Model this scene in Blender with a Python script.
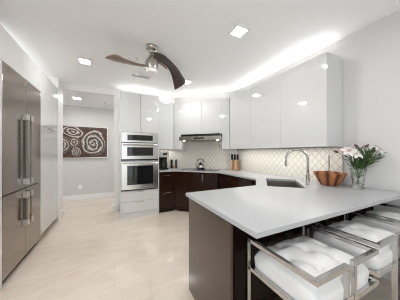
import bpy, bmesh, math, random
from mathutils import Vector, Matrix
from mathutils.geometry import tessellate_polygon

for o in list(bpy.data.objects):
    bpy.data.objects.remove(o, do_unlink=True)
S = bpy.context.scene
C = S.collection
PI = math.pi
rnd = random.Random(5)

# ------------------------------------------------------------------ camera, world, lights, exposure
YAW = 25.9
cam_d = bpy.data.cameras.new('camera')
cam_d.sensor_width = 36.0
cam_d.lens = 176.0 / 400.0 * 36.0
cam_d.shift_y = 2.5 / 400.0
cam_d.clip_start = 0.02
cam = bpy.data.objects.new('camera', cam_d)
C.objects.link(cam)
cam.location = (0, 0, 1.3)
cam.rotation_euler = (PI / 2, 0, -math.radians(YAW))
S.camera = cam

S.view_settings.view_transform = 'Standard'
S.view_settings.look = 'None'
S.view_settings.gamma = 1.0
S.view_settings.use_curve_mapping = False
S.view_settings.exposure = 1.08
S.cycles.use_denoising = True
S.cycles.filter_width = 1.1
S.cycles.max_bounces = 10
S.cycles.diffuse_bounces = 6
S.cycles.glossy_bounces = 5
S.cycles.transmission_bounces = 8
S.cycles.sample_clamp_indirect = 6.0

w = bpy.data.worlds.new('world')
S.world = w
w.use_nodes = True
w.node_tree.nodes['Background'].inputs[0].default_value = (0.91, 0.965, 1.0, 1)
w.node_tree.nodes['Background'].inputs[1].default_value = 0.95

DOWN_POWER = 9.0
COVE_POWER = 1.6       # watts per metre of strip on top of the cabinets
UNDER_POWER = 1.2      # watts per metre of strip under the upper cabinets


def area(name, loc, rot, sx, sy, power, col=(1, 0.95, 0.88)):
    d = bpy.data.lights.new(name, 'AREA')
    d.shape = 'RECTANGLE'
    d.size, d.size_y = sx, sy
    d.energy = power
    d.color = col
    o = bpy.data.objects.new(name, d)
    C.objects.link(o)
    o.location = loc
    o.rotation_euler = rot
    return o


DN = lambda rz=0: (0, 0, rz)
WARM = (1, 0.97, 0.93)


def cove(loc, lean, length, watts):
    """LED strip in an angled profile on top of a cabinet: shines up, leaning out into the room"""
    d = Vector((lean[0], lean[1], 1.0)).normalized()
    e = d.to_track_quat('-Z', 'Y').to_euler()
    return area('cove_light', loc, e, length, 0.10, watts * length, WARM)


cove((-1.40, 3.35, 2.54), (0.75, 0.0), 1.45, COVE_POWER * 1.0)
cove((0.47, 4.18, 2.53), (0.0, -0.7), 0.7, COVE_POWER * 0.55)
cove((1.10, 4.22, 2.51), (0.0, -0.7), 0.4, COVE_POWER * 0.6)
cove((1.89, 3.71, 2.51), (-0.5, -0.5), 1.2, COVE_POWER * 0.7)
cove((2.41, 2.15, 2.51), (-0.75, 0.0), 1.85, COVE_POWER * 0.62)
# strips under the upper cabinets
area('under_cabinet_light', (1.12, 4.22, 1.363), DN(), 0.4, 0.02, UNDER_POWER * 0.4, WARM)
area('under_cabinet_light', (2.30, 2.15, 1.363), DN(), 0.02, 1.8, UNDER_POWER * 1.8, WARM)


# ------------------------------------------------------------------ materials
def principled(name, col, rough=0.5, metal=0.0, coat=0.0, spec=0.5, **kw):
    m = bpy.data.materials.new(name)
    m.use_nodes = True
    b = m.node_tree.nodes['Principled BSDF']
    b.inputs['Base Color'].default_value = (*col, 1)
    b.inputs['Roughness'].default_value = rough
    b.inputs['Metallic'].default_value = metal
    b.inputs['Coat Weight'].default_value = coat
    b.inputs['Coat Roughness'].default_value = 0.03
    b.inputs['Specular IOR Level'].default_value = spec
    for k, v in kw.items():
        b.inputs[k].default_value = v
    return m


def emit(name, col, s):
    m = bpy.data.materials.new(name)
    m.use_nodes = True
    b = m.node_tree.nodes['Principled BSDF']
    b.inputs['Base Color'].default_value = (*col, 1)
    b.inputs['Emission Color'].default_value = (*col, 1)
    b.inputs['Emission Strength'].default_value = s
    return m


class G:
    """tiny node-graph helper"""
    def __init__(s, m):
        s.t = m.node_tree
        s.b = s.t.nodes['Principled BSDF']

    def n(s, kind, **props):
        x = s.t.nodes.new(kind)
        for k, v in props.items():
            setattr(x, k, v)
        return x

    def link(s, a, b):
        s.t.links.new(a, b)

    def m(s, op, a, b=None, c=None, clamp=False):
        x = s.n('ShaderNodeMath', operation=op, use_clamp=clamp)
        for i, v in enumerate((a, b, c)):
            if v is None:
                continue
            if isinstance(v, (int, float)):
                x.inputs[i].default_value = v
            else:
                s.link(v, x.inputs[i])
        return x.outputs[0]

    def coord(s, which='Object', scale=(1, 1, 1), loc=(0, 0, 0)):
        tc = s.n('ShaderNodeTexCoord')
        mp = s.n('ShaderNodeMapping')
        mp.inputs['Scale'].default_value = scale
        mp.inputs['Location'].default_value = loc
        s.link(tc.outputs[which], mp.inputs[0])
        return mp.outputs[0]

    def noise(s, vec, scale, detail=4, rough=0.5, dist=0.0):
        x = s.n('ShaderNodeTexNoise')
        x.inputs['Scale'].default_value = scale
        x.inputs['Detail'].default_value = detail
        x.inputs['Roughness'].default_value = rough
        x.inputs['Distortion'].default_value = dist
        s.link(vec, x.inputs['Vector'])
        return x.outputs['Fac']

    def ramp(s, fac, stops):
        x = s.n('ShaderNodeValToRGB')
        e = x.color_ramp.elements
        while len(e) < len(stops):
            e.new(0.5)
        for i, (p, c) in enumerate(stops):
            e[i].position = p
            e[i].color = (*c, 1)
        s.link(fac, x.inputs[0])
        return x.outputs[0]

    def mix(s, fac, a, b):
        x = s.n('ShaderNodeMix', data_type='RGBA')
        for sock, v in ((x.inputs[0], fac), (x.inputs[6], a), (x.inputs[7], b)):
            if isinstance(v, (int, float)):
                sock.default_value = v
            elif isinstance(v, tuple):
                sock.default_value = (*v, 1)
            else:
                s.link(v, sock)
        return x.outputs[2]

    def bump(s, h, strength=0.2, dist=0.01):
        x = s.n('ShaderNodeBump')
        x.inputs['Strength'].default_value = strength
        x.inputs['Distance'].default_value = dist
        s.link(h, x.inputs['Height'])
        s.link(x.outputs[0], s.b.inputs['Normal'])


M = {}
M['paint'] = principled('wall_paint', (0.64, 0.635, 0.63), 0.6, spec=0.3)
g = G(M['paint'])
g.bump(g.noise(g.coord(), 180, 2), 0.03, 0.001)
M['brightened_paint'] = principled('brightened_wall_paint', (0.86, 0.855, 0.85), 0.5, spec=0.3)  # wall paint lightened on back wall and pier, in place of stronger light
M['hall_paint'] = principled('hall_paint', (0.61, 0.60, 0.59), 0.6, spec=0.3)
M['ceiling'] = principled('ceiling_paint', (0.90, 0.91, 0.925), 0.7, spec=0.2)
M['trim'] = principled('trim_paint', (0.82, 0.815, 0.80), 0.35)
M['gloss_white'] = principled('high_gloss_white_lacquer', (0.65, 0.655, 0.65), 0.06, coat=0.5)
g = G(M['gloss_white'])
g.link(g.ramp(g.noise(g.coord(), 1.5, 2), [(0.3, (0.645, 0.65, 0.645)), (0.7, (0.66, 0.665, 0.66))]), g.b.inputs['Base Color'])
M['carcass'] = principled('carcass_gap_shade', (0.22, 0.22, 0.215), 0.35)  # dark colour stands in for the shade inside door gaps
M['quartz'] = principled('white_quartz', (0.53, 0.54, 0.555), 0.22, spec=0.5)
g = G(M['quartz'])
g.link(g.ramp(g.noise(g.coord(), 260, 2), [(0.35, (0.425, 0.435, 0.45)), (0.6, (0.45, 0.46, 0.475))]), g.b.inputs['Base Color'])

# espresso gloss veneer
M['espresso'] = principled('espresso_gloss_veneer', (0.035, 0.016, 0.012), 0.12, coat=0.0, spec=0.28)
g = G(M['espresso'])
g.link(g.ramp(g.noise(g.coord(scale=(14, 14, 1.0)), 4, 5, 0.6),
              [(0.3, (0.010, 0.004, 0.0025)), (0.7, (0.034, 0.013, 0.008))]), g.b.inputs['Base Color'])
M['shaded_panel'] = principled('shaded_espresso_panel', (0.010, 0.005, 0.004), 0.2, spec=0.10)  # espresso darkened in colour for the dim reflections under the counter
M['sheen_panel'] = principled('espresso_floor_sheen', (0.07, 0.04, 0.03), 0.15, coat=0.3, spec=0.5)  # espresso lightened in colour, standing in for the floor's reflection
g = G(M['sheen_panel'])
g.link(g.ramp(g.noise(g.coord(scale=(1.2, 1.2, 20)), 4, 6, 0.6),
              [(0.3, (0.040, 0.021, 0.013)), (0.7, (0.072, 0.041, 0.026))]), g.b.inputs['Base Color'])

# polished cream marble tiles
M['floor'] = principled('polished_cream_marble', (0.7, 0.62, 0.53), 0.11, spec=0.6)
g = G(M['floor'])
v = g.coord()
big = g.noise(g.coord(scale=(1.0, 2.4, 1)), 1.6, 8, 0.62, 1.2)
veins = g.noise(g.coord(scale=(1.6, 5.0, 1)), 2.4, 10, 0.7, 2.0)
base = g.ramp(big, [(0.30, (0.69, 0.595, 0.505)), (0.52, (0.735, 0.65, 0.565)), (0.72, (0.78, 0.705, 0.625))])
vein = g.ramp(veins, [(0.40, (0.95, 0.93, 0.905)), (0.50, (1, 1, 1)), (0.62, (1.0, 0.985, 0.97))])
x = g.n('ShaderNodeMix', data_type='RGBA', blend_type='MULTIPLY')
x.inputs[0].default_value = 0.8
g.link(base, x.inputs[6]); g.link(vein, x.inputs[7])
br = g.n('ShaderNodeTexBrick', offset=0.5)
br.inputs['Scale'].default_value = 1.0
br.inputs['Brick Width'].default_value = 0.61
br.inputs['Row Height'].default_value = 0.61
br.inputs['Mortar Size'].default_value = 0.0022
br.inputs['Mortar Smooth'].default_value = 0.3
br.inputs['Color1'].default_value = (1, 1, 1, 1)
br.inputs['Color2'].default_value = (0.955, 0.95, 0.94, 1)
br.inputs['Mortar'].default_value = (0.88, 0.85, 0.81, 1)
g.link(v, br.inputs['Vector'])
y = g.n('ShaderNodeMix', data_type='RGBA', blend_type='MULTIPLY')
y.inputs[0].default_value = 1.0
g.link(x.outputs[2], y.inputs[6]); g.link(br.outputs['Color'], y.inputs[7])
g.link(y.outputs[2], g.b.inputs['Base Color'])

# lantern-shaped backsplash tile (UV in metres)
M['tile'] = principled('lantern_tile', (0.8, 0.78, 0.72), 0.18)
g = G(M['tile'])
tc = g.n('ShaderNodeTexCoord')
sp = g.n('ShaderNodeSeparateXYZ')
g.link(tc.outputs['UV'], sp.inputs[0])
u = g.m('DIVIDE', sp.outputs[0], 0.100)
vv = g.m('DIVIDE', sp.outputs[1], 0.112)
vs = g.m('ADD', vv, g.m('MULTIPLY', g.m('SINE', g.m('MULTIPLY', vv, 4 * PI)), 0.04))


def latdist(a):
    f = g.m('FRACT', a)
    return g.m('MINIMUM', f, g.m('SUBTRACT', 1.0, f))


da = latdist(g.m('ADD', u, vs))
db = latdist(g.m('SUBTRACT', u, vs))
dm = g.m('MINIMUM', da, db)
grout = g.m('SUBTRACT', 1.0, g.m('DIVIDE', g.m('SUBTRACT', dm, 0.03, clamp=True), 0.03, clamp=True), clamp=True)
g.link(g.mix(grout, (0.80, 0.775, 0.71), (0.47, 0.40, 0.315)), g.b.inputs['Base Color'])
g.link(g.m('ADD', 0.15, g.m('MULTIPLY', grout, 0.5)), g.b.inputs['Roughness'])
g.bump(g.m('MINIMUM', dm, 0.16), 0.5, 0.02)

# brushed stainless steel
def steel(name, col, rough, sc):
    m = principled(name, col, rough, 1.0)
    g = G(m)
    nz = g.noise(g.coord(scale=sc), 30, 3)
    g.link(g.m('ADD', rough - 0.05, g.m('MULTIPLY', nz, 0.1)), g.b.inputs['Roughness'])
    return m


M['fridge_steel'] = principled('brushed_fridge_steel', (0.345, 0.30, 0.265), 0.17, 1.0)
M['steel'] = steel('brushed_steel', (0.66, 0.65, 0.63), 0.24, (1, 1, 40))
M['sink_steel'] = steel('sink_steel', (0.36, 0.33, 0.30), 0.3, (20, 20, 1))
M['chrome'] = principled('polished_chrome', (0.56, 0.545, 0.525), 0.09, 1.0)
M['hood_steel'] = principled('hood_steel', (0.46, 0.44, 0.41), 0.2, 1.0)
M['faucet_steel'] = principled('brushed_faucet_nickel', (0.40, 0.39, 0.37), 0.2, 1.0)
M['handle_steel'] = principled('dark_handle_steel', (0.36, 0.335, 0.31), 0.18, 1.0)
M['kettle_steel'] = principled('smoky_kettle_steel', (0.42, 0.41, 0.40), 0.12, 1.0)
M['nickel'] = principled('satin_nickel', (0.62, 0.585, 0.54), 0.22, 1.0)
M['fan_nickel'] = principled('fan_nickel', (0.46, 0.425, 0.385), 0.28, 1.0)
M['dark_metal'] = principled('dark_metal', (0.10, 0.095, 0.09), 0.3, 0.8)
M['black_glass'] = principled('black_glass', (0.012, 0.012, 0.013), 0.05, spec=0.6)
M['black'] = principled('black_plastic', (0.008, 0.008, 0.008), 0.45, spec=0.25)
M['grey_plastic'] = principled('grey_plastic', (0.45, 0.45, 0.44), 0.4)
M['white_plastic'] = principled('white_plastic', (0.86, 0.86, 0.855), 0.4)
M['display'] = emit('oven_display', (0.10, 0.35, 0.40), 0.4)
M['leather'] = principled('white_leather', (0.74, 0.74, 0.74), 0.36, spec=0.4)
g = G(M['leather'])
g.bump(g.noise(g.coord(), 220, 3), 0.08, 0.001)
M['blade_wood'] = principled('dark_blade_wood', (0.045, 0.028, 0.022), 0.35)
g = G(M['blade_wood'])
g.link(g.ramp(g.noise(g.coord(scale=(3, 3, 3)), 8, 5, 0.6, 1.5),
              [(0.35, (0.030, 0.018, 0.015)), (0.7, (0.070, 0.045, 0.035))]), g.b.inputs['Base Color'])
M['blade_lit'] = principled('lit_blade_wood', (0.24, 0.17, 0.12), 0.4)  # paler copy of the blade wood, painting in the light on it
g = G(M['blade_lit'])
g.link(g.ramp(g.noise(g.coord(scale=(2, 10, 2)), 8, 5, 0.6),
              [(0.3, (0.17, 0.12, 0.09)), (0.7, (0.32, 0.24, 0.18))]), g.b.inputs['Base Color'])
M['frost'] = emit('frosted_glass_lens', (0.82, 0.80, 0.78), 0.06)
M['lamp_lens'] = emit('lit_lamp_lens', (1.0, 0.985, 0.965), 85.0)
M['hood_lens'] = emit('lit_hood_lens', (1.0, 0.94, 0.82), 14.0)
M['glass'] = principled('clear_cut_glass', (0.97, 0.985, 0.98), 0.03, **{'Transmission Weight': 1.0, 'IOR': 1.45})
g = G(M['glass'])
vo = g.n('ShaderNodeTexVoronoi')
vo.inputs['Scale'].default_value = 55
g.link(g.coord(), vo.inputs['Vector'])
g.bump(vo.outputs['Distance'], 0.7, 0.01)
M['water'] = principled('vase_water', (0.93, 0.97, 0.95), 0.0, **{'Transmission Weight': 1.0, 'IOR': 1.33})
M['stem'] = principled('green_stem', (0.10, 0.19, 0.045), 0.5)
M['leaf'] = principled('green_leaf', (0.075, 0.16, 0.035), 0.45)
g = G(M['leaf'])
g.link(g.ramp(g.noise(g.coord(), 14, 3), [(0.35, (0.022, 0.055, 0.012)), (0.7, (0.085, 0.15, 0.04))]), g.b.inputs['Base Color'])
M['petal'] = principled('pale_pink_petal', (0.80, 0.66, 0.66), 0.55)
g = G(M['petal'])
g.link(g.ramp(g.noise(g.coord(), 30, 3), [(0.35, (0.78, 0.60, 0.62)), (0.6, (0.84, 0.79, 0.78))]), g.b.inputs['Base Color'])
M['petal_white'] = principled('white_petal', (0.82, 0.79, 0.78), 0.55)
M['bud'] = principled('dark_pink_bud', (0.10, 0.03, 0.04), 0.5)
M['pollen'] = principled('ochre_pollen', (0.45, 0.22, 0.05), 0.7)
M['olive'] = principled('stave_wood_bowl', (0.33, 0.13, 0.04), 0.3, coat=0.2)
g = G(M['olive'])
tc = g.n('ShaderNodeTexCoord')
sp = g.n('ShaderNodeSeparateXYZ')
g.link(tc.outputs['Object'], sp.inputs[0])
ang = g.m('ARCTAN2', sp.outputs[1], sp.outputs[0])
lobe = g.m('ABSOLUTE', g.m('SINE', g.m('MULTIPLY', ang, 4.5)))
grain = g.noise(g.coord(scale=(1, 1, 0.25)), 24, 6, 0.6, 1.5)
fac = g.m('ADD', g.m('MULTIPLY', lobe, 0.6), g.m('MULTIPLY', grain, 0.45))
g.link(g.ramp(fac, [(0.22, (0.022, 0.007, 0.003)), (0.50, (0.17, 0.052, 0.015)), (0.72, (0.36, 0.125, 0.035)), (0.95, (0.50, 0.20, 0.062))]), g.b.inputs['Base Color'])
M['block_wood'] = principled('knife_block_wood', (0.35, 0.17, 0.08), 0.4)
g = G(M['block_wood'])
g.link(g.ramp(g.noise(g.coord(scale=(18, 18, 1)), 5, 4), [(0.35, (0.13, 0.05, 0.022)), (0.65, (0.46, 0.25, 0.13))]), g.b.inputs['Base Color'])
M['block_pale'] = principled('pale_block_wood', (0.50, 0.36, 0.24), 0.4)
M['copper'] = principled('copper', (0.62, 0.28, 0.16), 0.3, 1.0)

# relief picture of pale swirling roses on dark brown (object space: x across, z up, metres)
M['picture'] = principled('swirl_picture', (0.1, 0.05, 0.03), 0.35)
g = G(M['picture'])
tc = g.n('ShaderNodeTexCoord')
sp = g.n('ShaderNodeSeparateXYZ')
g.link(tc.outputs['Object'], sp.inputs[0])
px, pz = sp.outputs[0], sp.outputs[2]
nz = g.noise(tc.outputs['Object'], 5, 4, 0.6)
nz2 = g.noise(tc.outputs['Object'], 26, 4, 0.6)
col = g.ramp(nz2, [(0.35, (0.016, 0.008, 0.006)), (0.62, (0.10, 0.040, 0.022)), (0.78, (0.26, 0.10, 0.05))])
for cx, cz, rx, rz, turns, arms, tilt in ((-0.275, 0.275, 0.235, 0.145, 2.6, 0, 0.25), (-0.505, -0.085, 0.165, 0.215, 3.2, 0, 0.0),
                                          (-0.245, -0.01, 0.115, 0.135, 2.2, 0, 0.0), (-0.205, -0.27, 0.115, 0.12, 2.4, 1, 0.0),
                                          (0.20, -0.03, 0.285, 0.335, 3.3, 1, 0.0)):
    dx = g.m('DIVIDE', g.m('SUBTRACT', px, cx), rx)
    dz = g.m('DIVIDE', g.m('SUBTRACT', pz, cz), rz)
    if tilt:
        dz = g.m('ADD', dz, g.m('MULTIPLY', dx, tilt))
    r = g.m('SQRT', g.m('ADD', g.m('MULTIPLY', dx, dx), g.m('MULTIPLY', dz, dz)))
    rr = g.m('ADD', r, g.m('MULTIPLY', g.m('SUBTRACT', nz, 0.5), 0.45))
    ang = g.m('ARCTAN2', dz, dx)
    rr = g.m('ADD', rr, g.m('MULTIPLY', g.m('SINE', g.m('ADD', g.m('MULTIPLY', ang, 3.0), g.m('MULTIPLY', r, 7.0))), 0.05))
    ph = g.m('ADD', g.m('MULTIPLY', rr, turns * 1.9 * PI), g.m('MULTIPLY', ang, arms))
    sw = g.m('ADD', g.m('MULTIPLY', g.m('SINE', ph), 0.5), 0.5)
    sw = g.m('ADD', g.m('MULTIPLY', sw, 0.50), g.m('ADD', g.m('MULTIPLY', nz2, 0.55), -0.02))
    ring = g.ramp(sw, [(0.22, (0.022, 0.013, 0.010)), (0.42, (0.11, 0.085, 0.072)), (0.60, (0.26, 0.225, 0.20)), (0.82, (0.62, 0.58, 0.55))])
    mask = g.m('MULTIPLY', g.m('SUBTRACT', 1.06, rr), 14.0, clamp=True)
    mask = g.m('MINIMUM', mask, 1.0)
    col = g.mix(mask, col, ring)
g.link(col, g.b.inputs['Base Color'])
g.bump(nz2, 0.3, 0.004)


# ------------------------------------------------------------------ mesh helpers
def BM():
    return bmesh.new()


def box(bm, x0, x1, y0, y1, z0, z1, mat=None):
    vs = [Vector((x, y, z)) for z in (z0, z1) for y in (y0, y1) for x in (x0, x1)]
    if mat is not None:
        vs = [mat @ q for q in vs]
    v = [bm.verts.new(q) for q in vs]
    for f in ((0, 2, 3, 1), (4, 5, 7, 6), (0, 1, 5, 4), (2, 6, 7, 3), (0, 4, 6, 2), (1, 3, 7, 5)):
        bm.faces.new([v[i] for i in f])
    return bm


def beam(bm, p, q, wd, ht, up=(0, 0, 1)):
    """square bar from p to q"""
    p, q = Vector(p), Vector(q)
    d = (q - p)
    L = d.length
    d.normalize()
    up = Vector(up)
    if abs(d.dot(up)) > 0.99:
        up = Vector((0, 1, 0))
    s = d.cross(up).normalized()
    t = s.cross(d).normalized()
    m = Matrix((s, d, t)).transposed().to_4x4()
    m.translation = p
    return box(bm, -wd / 2, wd / 2, 0, L, -ht / 2, ht / 2, m)


def prism(bm, pts, z0, z1, hole=None):
    """vertical prism over a polygon, with an optional hole"""
    loops = [[Vector((x, y, 0)) for x, y in pts]]
    if hole:
        loops.append([Vector((x, y, 0)) for x, y in hole])
    flat = [p for l in loops for p in l]
    tris = tessellate_polygon(loops)
    lo = [bm.verts.new((p.x, p.y, z0)) for p in flat]
    hi = [bm.verts.new((p.x, p.y, z1)) for p in flat]
    for t in tris:
        bm.faces.new([hi[i] for i in t])
        bm.faces.new([lo[i] for i in reversed(t)])
    k = 0
    for l in loops:
        n = len(l)
        for i in range(n):
            a, b = k + i, k + (i + 1) % n
            bm.faces.new((lo[a], lo[b], hi[b], hi[a]))
        k += n
    bmesh.ops.recalc_face_normals(bm, faces=bm.faces)
    bmesh.ops.dissolve_limit(bm, angle_limit=0.01, verts=bm.verts, edges=bm.edges)
    return bm


def lathe(bm, prof, seg=32, loc=(0, 0, 0), wob=None, close=True):
    """prof: list of (radius, z)"""
    rings = []
    for r, z in prof:
        if r <= 1e-6:
            rings.append([bm.verts.new((loc[0], loc[1], loc[2] + z))])
            continue
        ring = []
        for i in range(seg):
            a = 2 * PI * i / seg
            rr = r * (wob(a, z) if wob else 1.0)
            ring.append(bm.verts.new((loc[0] + rr * math.cos(a), loc[1] + rr * math.sin(a), loc[2] + z)))
        rings.append(ring)
    for A, B in zip(rings, rings[1:]):
        for i in range(seg):
            j = (i + 1) % seg
            if len(A) == 1 and len(B) == 1:
                continue
            if len(A) == 1:
                bm.faces.new((A[0], B[j], B[i]))
            elif len(B) == 1:
                bm.faces.new((A[i], A[j], B[0]))
            else:
                bm.faces.new((A[i], A[j], B[j], B[i]))
    if close:
        if len(rings[0]) > 1:
            bm.faces.new(list(reversed(rings[0])))
        if len(rings[-1]) > 1:
            bm.faces.new(rings[-1])
    bmesh.ops.recalc_face_normals(bm, faces=bm.faces)
    return bm


def tube(bm, pts, rad, seg=10):
    """round tube along a polyline; rad a number or a list"""
    P = [Vector(p) for p in pts]
    n = len(P)
    R = rad if isinstance(rad, (list, tuple)) else [rad] * n
    prev = None
    rings = []
    for i in range(n):
        t = (P[min(i + 1, n - 1)] - P[max(i - 1, 0)]).normalized()
        if prev is None:
            up = Vector((0, 0, 1)) if abs(t.z) < 0.9 else Vector((1, 0, 0))
            a = t.cross(up).normalized()
        else:
            a = (prev - t * prev.dot(t)).normalized()
        prev = a
        b = t.cross(a)
        rings.append([bm.verts.new(P[i] + (a * math.cos(2 * PI * k / seg) + b * math.sin(2 * PI * k / seg)) * R[i]) for k in range(seg)])
    for A, B in zip(rings, rings[1:]):
        for i in range(seg):
            j = (i + 1) % seg
            bm.faces.new((A[i], A[j], B[j], B[i]))
    bm.faces.new(list(reversed(rings[0])))
    bm.faces.new(rings[-1])
    bmesh.ops.recalc_face_normals(bm, faces=bm.faces)
    return bm


ROOT = {}


def obj(name, bm, mat, parent=None, bevel=0.0, smooth=False, uv=None, local=False, subsurf=0):
    """link bm as one mesh object; vertices are given in world space unless local"""
    if uv:
        lay = bm.loops.layers.uv.new('UVMap')
        for f in bm.faces:
            for l in f.loops:
                l[lay].uv = uv(l.vert.co)
    mw = ROOT.get(parent.name) if parent else None
    if mw is not None and not local:
        bm.transform(mw.inverted())
    me = bpy.data.meshes.new(name)
    bm.to_mesh(me)
    bm.free()
    me.materials.append(M[mat])
    if smooth:
        for p in me.polygons:
            p.use_smooth = True
        me.set_sharp_from_angle(angle=math.radians(42))
    o = bpy.data.objects.new(name, me)
    C.objects.link(o)
    if parent:
        o.parent = parent
        ROOT[o.name] = mw
    if bevel:
        b = o.modifiers.new('bevel', 'BEVEL')
        b.width = bevel
        b.segments = 2
        b.limit_method = 'ANGLE'
    if subsurf:
        s = o.modifiers.new('subsurf', 'SUBSURF')
        s.levels = s.render_levels = subsurf
    return o


def tag(o, label, cat, group=None):
    o['label'] = label
    o['category'] = cat
    if group:
        o['group'] = group
    return o


def thing(name, label, cat, loc=(0, 0, 0), rotz=0.0, group=None):
    o = bpy.data.objects.new(name, None)
    o.empty_display_size = 0.1
    C.objects.link(o)
    o.location = loc
    o.rotation_euler = (0, 0, rotz)
    ROOT[o.name] = Matrix.Translation(loc) @ Matrix.Rotation(rotz, 4, 'Z')
    return tag(o, label, cat, group)


def single(name, bm, mat, label, cat, loc, group=None, rotz=0.0, **kw):
    """a thing that is one mesh: bm in world space, origin set to loc"""
    m = Matrix.Translation(loc) @ Matrix.Rotation(rotz, 4, 'Z')
    bm.transform(m.inverted())
    o = obj(name, bm, mat, **kw)
    o.location = loc
    o.rotation_euler = (0, 0, rotz)
    return tag(o, label, cat, group)


def structure(name, bm, mat, **kw):
    o = obj(name, bm, mat, **kw)
    o['kind'] = 'structure'
    return o


def dup(root, loc, label=None, rotz=None, group=None):
    r = root.copy()
    C.objects.link(r)
    r.location = loc
    if rotz is not None:
        r.rotation_euler = (0, 0, rotz)
    if label:
        r['label'] = label
    if group:
        r['group'] = group
    for ch in list(root.children):
        c = ch.copy()
        C.objects.link(c)
        c.parent = r
        for gch in ch.children:
            d = gch.copy()
            C.objects.link(d)
            d.parent = c
    return r


# ------------------------------------------------------------------ the room
CEIL = 2.70
HALL = 2.57
bm = BM(); box(bm, -3.2, 2.62, -3.2, 6.0, -0.06, 0.0)
structure('floor', bm, 'floor')
bm = BM(); box(bm, -1.75, 2.62, -3.2, 4.34, CEIL, CEIL + 0.08)
structure('ceiling', bm, 'ceiling')
bm = BM(); box(bm, -2.6, 1.3, 4.46, 5.95, HALL, HALL + 0.08)
structure('ceiling_hall', bm, 'ceiling')
# back wall with the opening to the hall (header above it)
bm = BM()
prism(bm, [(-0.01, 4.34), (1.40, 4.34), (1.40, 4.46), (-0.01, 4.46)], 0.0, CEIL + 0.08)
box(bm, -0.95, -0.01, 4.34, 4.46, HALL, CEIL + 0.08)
structure('wall_back', bm, 'brightened_paint')
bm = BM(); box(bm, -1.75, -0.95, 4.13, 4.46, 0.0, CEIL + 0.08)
structure('wall_pier', bm, 'brightened_paint')
bm = BM(); box(bm, -1.75, -1.62, 0.3, 4.13, 0.0, CEIL)
structure('wall_left', bm, 'paint')
bm = BM()
box(bm, 0.9, 2.52, -3.2, -3.08, 0.0, CEIL)  # unseen wall behind the camera, added to cut frontal light
structure('wall_light_block', bm, 'paint')
bm = BM(); prism(bm, [(1.40, 4.34), (2.52, 3.22), (2.62, 3.22), (2.62, 3.3), (1.48, 4.46), (1.40, 4.46)], 0.0, CEIL + 0.08)
structure('wall_corner', bm, 'paint')
bm = BM(); box(bm, 2.52, 2.62, -3.2, 3.22, 0.0, CEIL)
structure('wall_right', bm, 'paint')
bm = BM(); box(bm, -2.6, 1.3, 5.81, 5.95, 0.0, HALL)
structure('wall_hall', bm, 'hall_paint')
bm = BM(); box(bm, 1.2, 1.3, 4.46, 5.81, 0.0, HALL)
structure('wall_hall_right', bm, 'hall_paint')
bm = BM(); box(bm, -2.6, -2.5, 4.46, 5.81, 0.0, HALL)
structure('wall_hall_left', bm, 'hall_paint')


def baseboard(name, x0, x1, y0, y1):
    b = BM()
    box(b, x0, x1, y0, y1, 0.0, 0.135)
    structure(name, b, 'trim', bevel=0.004)


baseboard('baseboard_hall', -2.5, 1.2, 5.792, 5.81)
baseboard('baseboard_pier', -0.95, -0.932, 4.13, 4.478)
baseboard('baseboard_pier_front', -0.962, -0.932, 4.112, 4.13)
baseboard('baseboard_back', -0.01, 0.085, 4.322, 4.34)
baseboard('baseboard_jamb', -0.028, -0.01, 4.322, 4.478)

# backsplashes: thin tiled faces on the walls
bm = BM(); box(bm, 0.865, 1.395, 4.328, 4.3395, 0.915, 1.369)
structure('backsplash_back', bm, 'tile', uv=lambda c: (c.x, c.z))
R45 = Matrix.Translation((1.40, 4.34, 0)) @ Matrix.Rotation(-PI / 4, 4, 'Z')
bm = BM(); box(bm, 0.008, 1.576, -0.012, -0.0005, 0.915, 1.704, R45)
structure('backsplash_corner', bm, 'tile', uv=lambda c: ((c.x - c.y) * 0.7071, c.z))
bm = BM(); box(bm, 2.508, 2.5195, 1.18, 3.212, 0.915, 1.364)
structure('backsplash_right', bm, 'tile', uv=lambda c: (c.y, c.z))
bm = BM(); box(bm, 2.504, 2.5195, 1.168, 1.179, 0.915, 1.364)
structure('trim_backsplash', bm, 'grey_plastic')

# ------------------------------------------------------------------ left side: fridge and tall white cabinets
FX = -0.955     # front plane of the left run
FY0, FY1, FM = 2.312, 3.276, 2.796
t = thing('fridge', 'built-in stainless steel fridge with four doors and long bar handles', 'fridge', (-1.3, FM, 0))
bm = BM(); box(bm, -1.60, -0.99, FY0 + 0.003, FY1 - 0.002, 0.075, 2.168)
obj('body', bm, 'black', t)
bm = BM(); box(bm, -1.58, -1.0, FY0 + 0.01, FY1 - 0.01, 0.0, 0.074)
obj('toe_grille', bm, 'black', t)
for y0, y1, hy, s_ in ((FY0 + 0.003, FM - 0.004, FM - 0.055, -1), (FM + 0.004, FY1 - 0.002, FM + 0.055, 1)):
    for z0, z1, h0, h1 in ((0.884, 2.168, 0.93, 1.745), (0.075, 0.874, 0.455, 0.845)):
        b = BM(); box(b, -0.989, FX, y0, y1, z0, z1)
        d = obj('door', b, 'fridge_steel', t, bevel=0.003)
        b = BM(); box(b, -0.928, -0.908, hy - 0.017, hy + 0.017, h0 + 0.07, h1 - 0.07)
        h = obj('handle', b, 'handle_steel', d, bevel=0.004)
        h['label'] = 'flat dark steel bar handle'
        for zz in (h0, h1 - 0.0695):
            b = BM(); box(b, FX + 0.0005, -0.905, hy - 0.03, hy + 0.03, zz, zz + 0.0695)
            k = obj('handle_bracket', b, 'steel', d, bevel=0.004)
            k['label'] = 'bright steel handle bracket'

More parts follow.
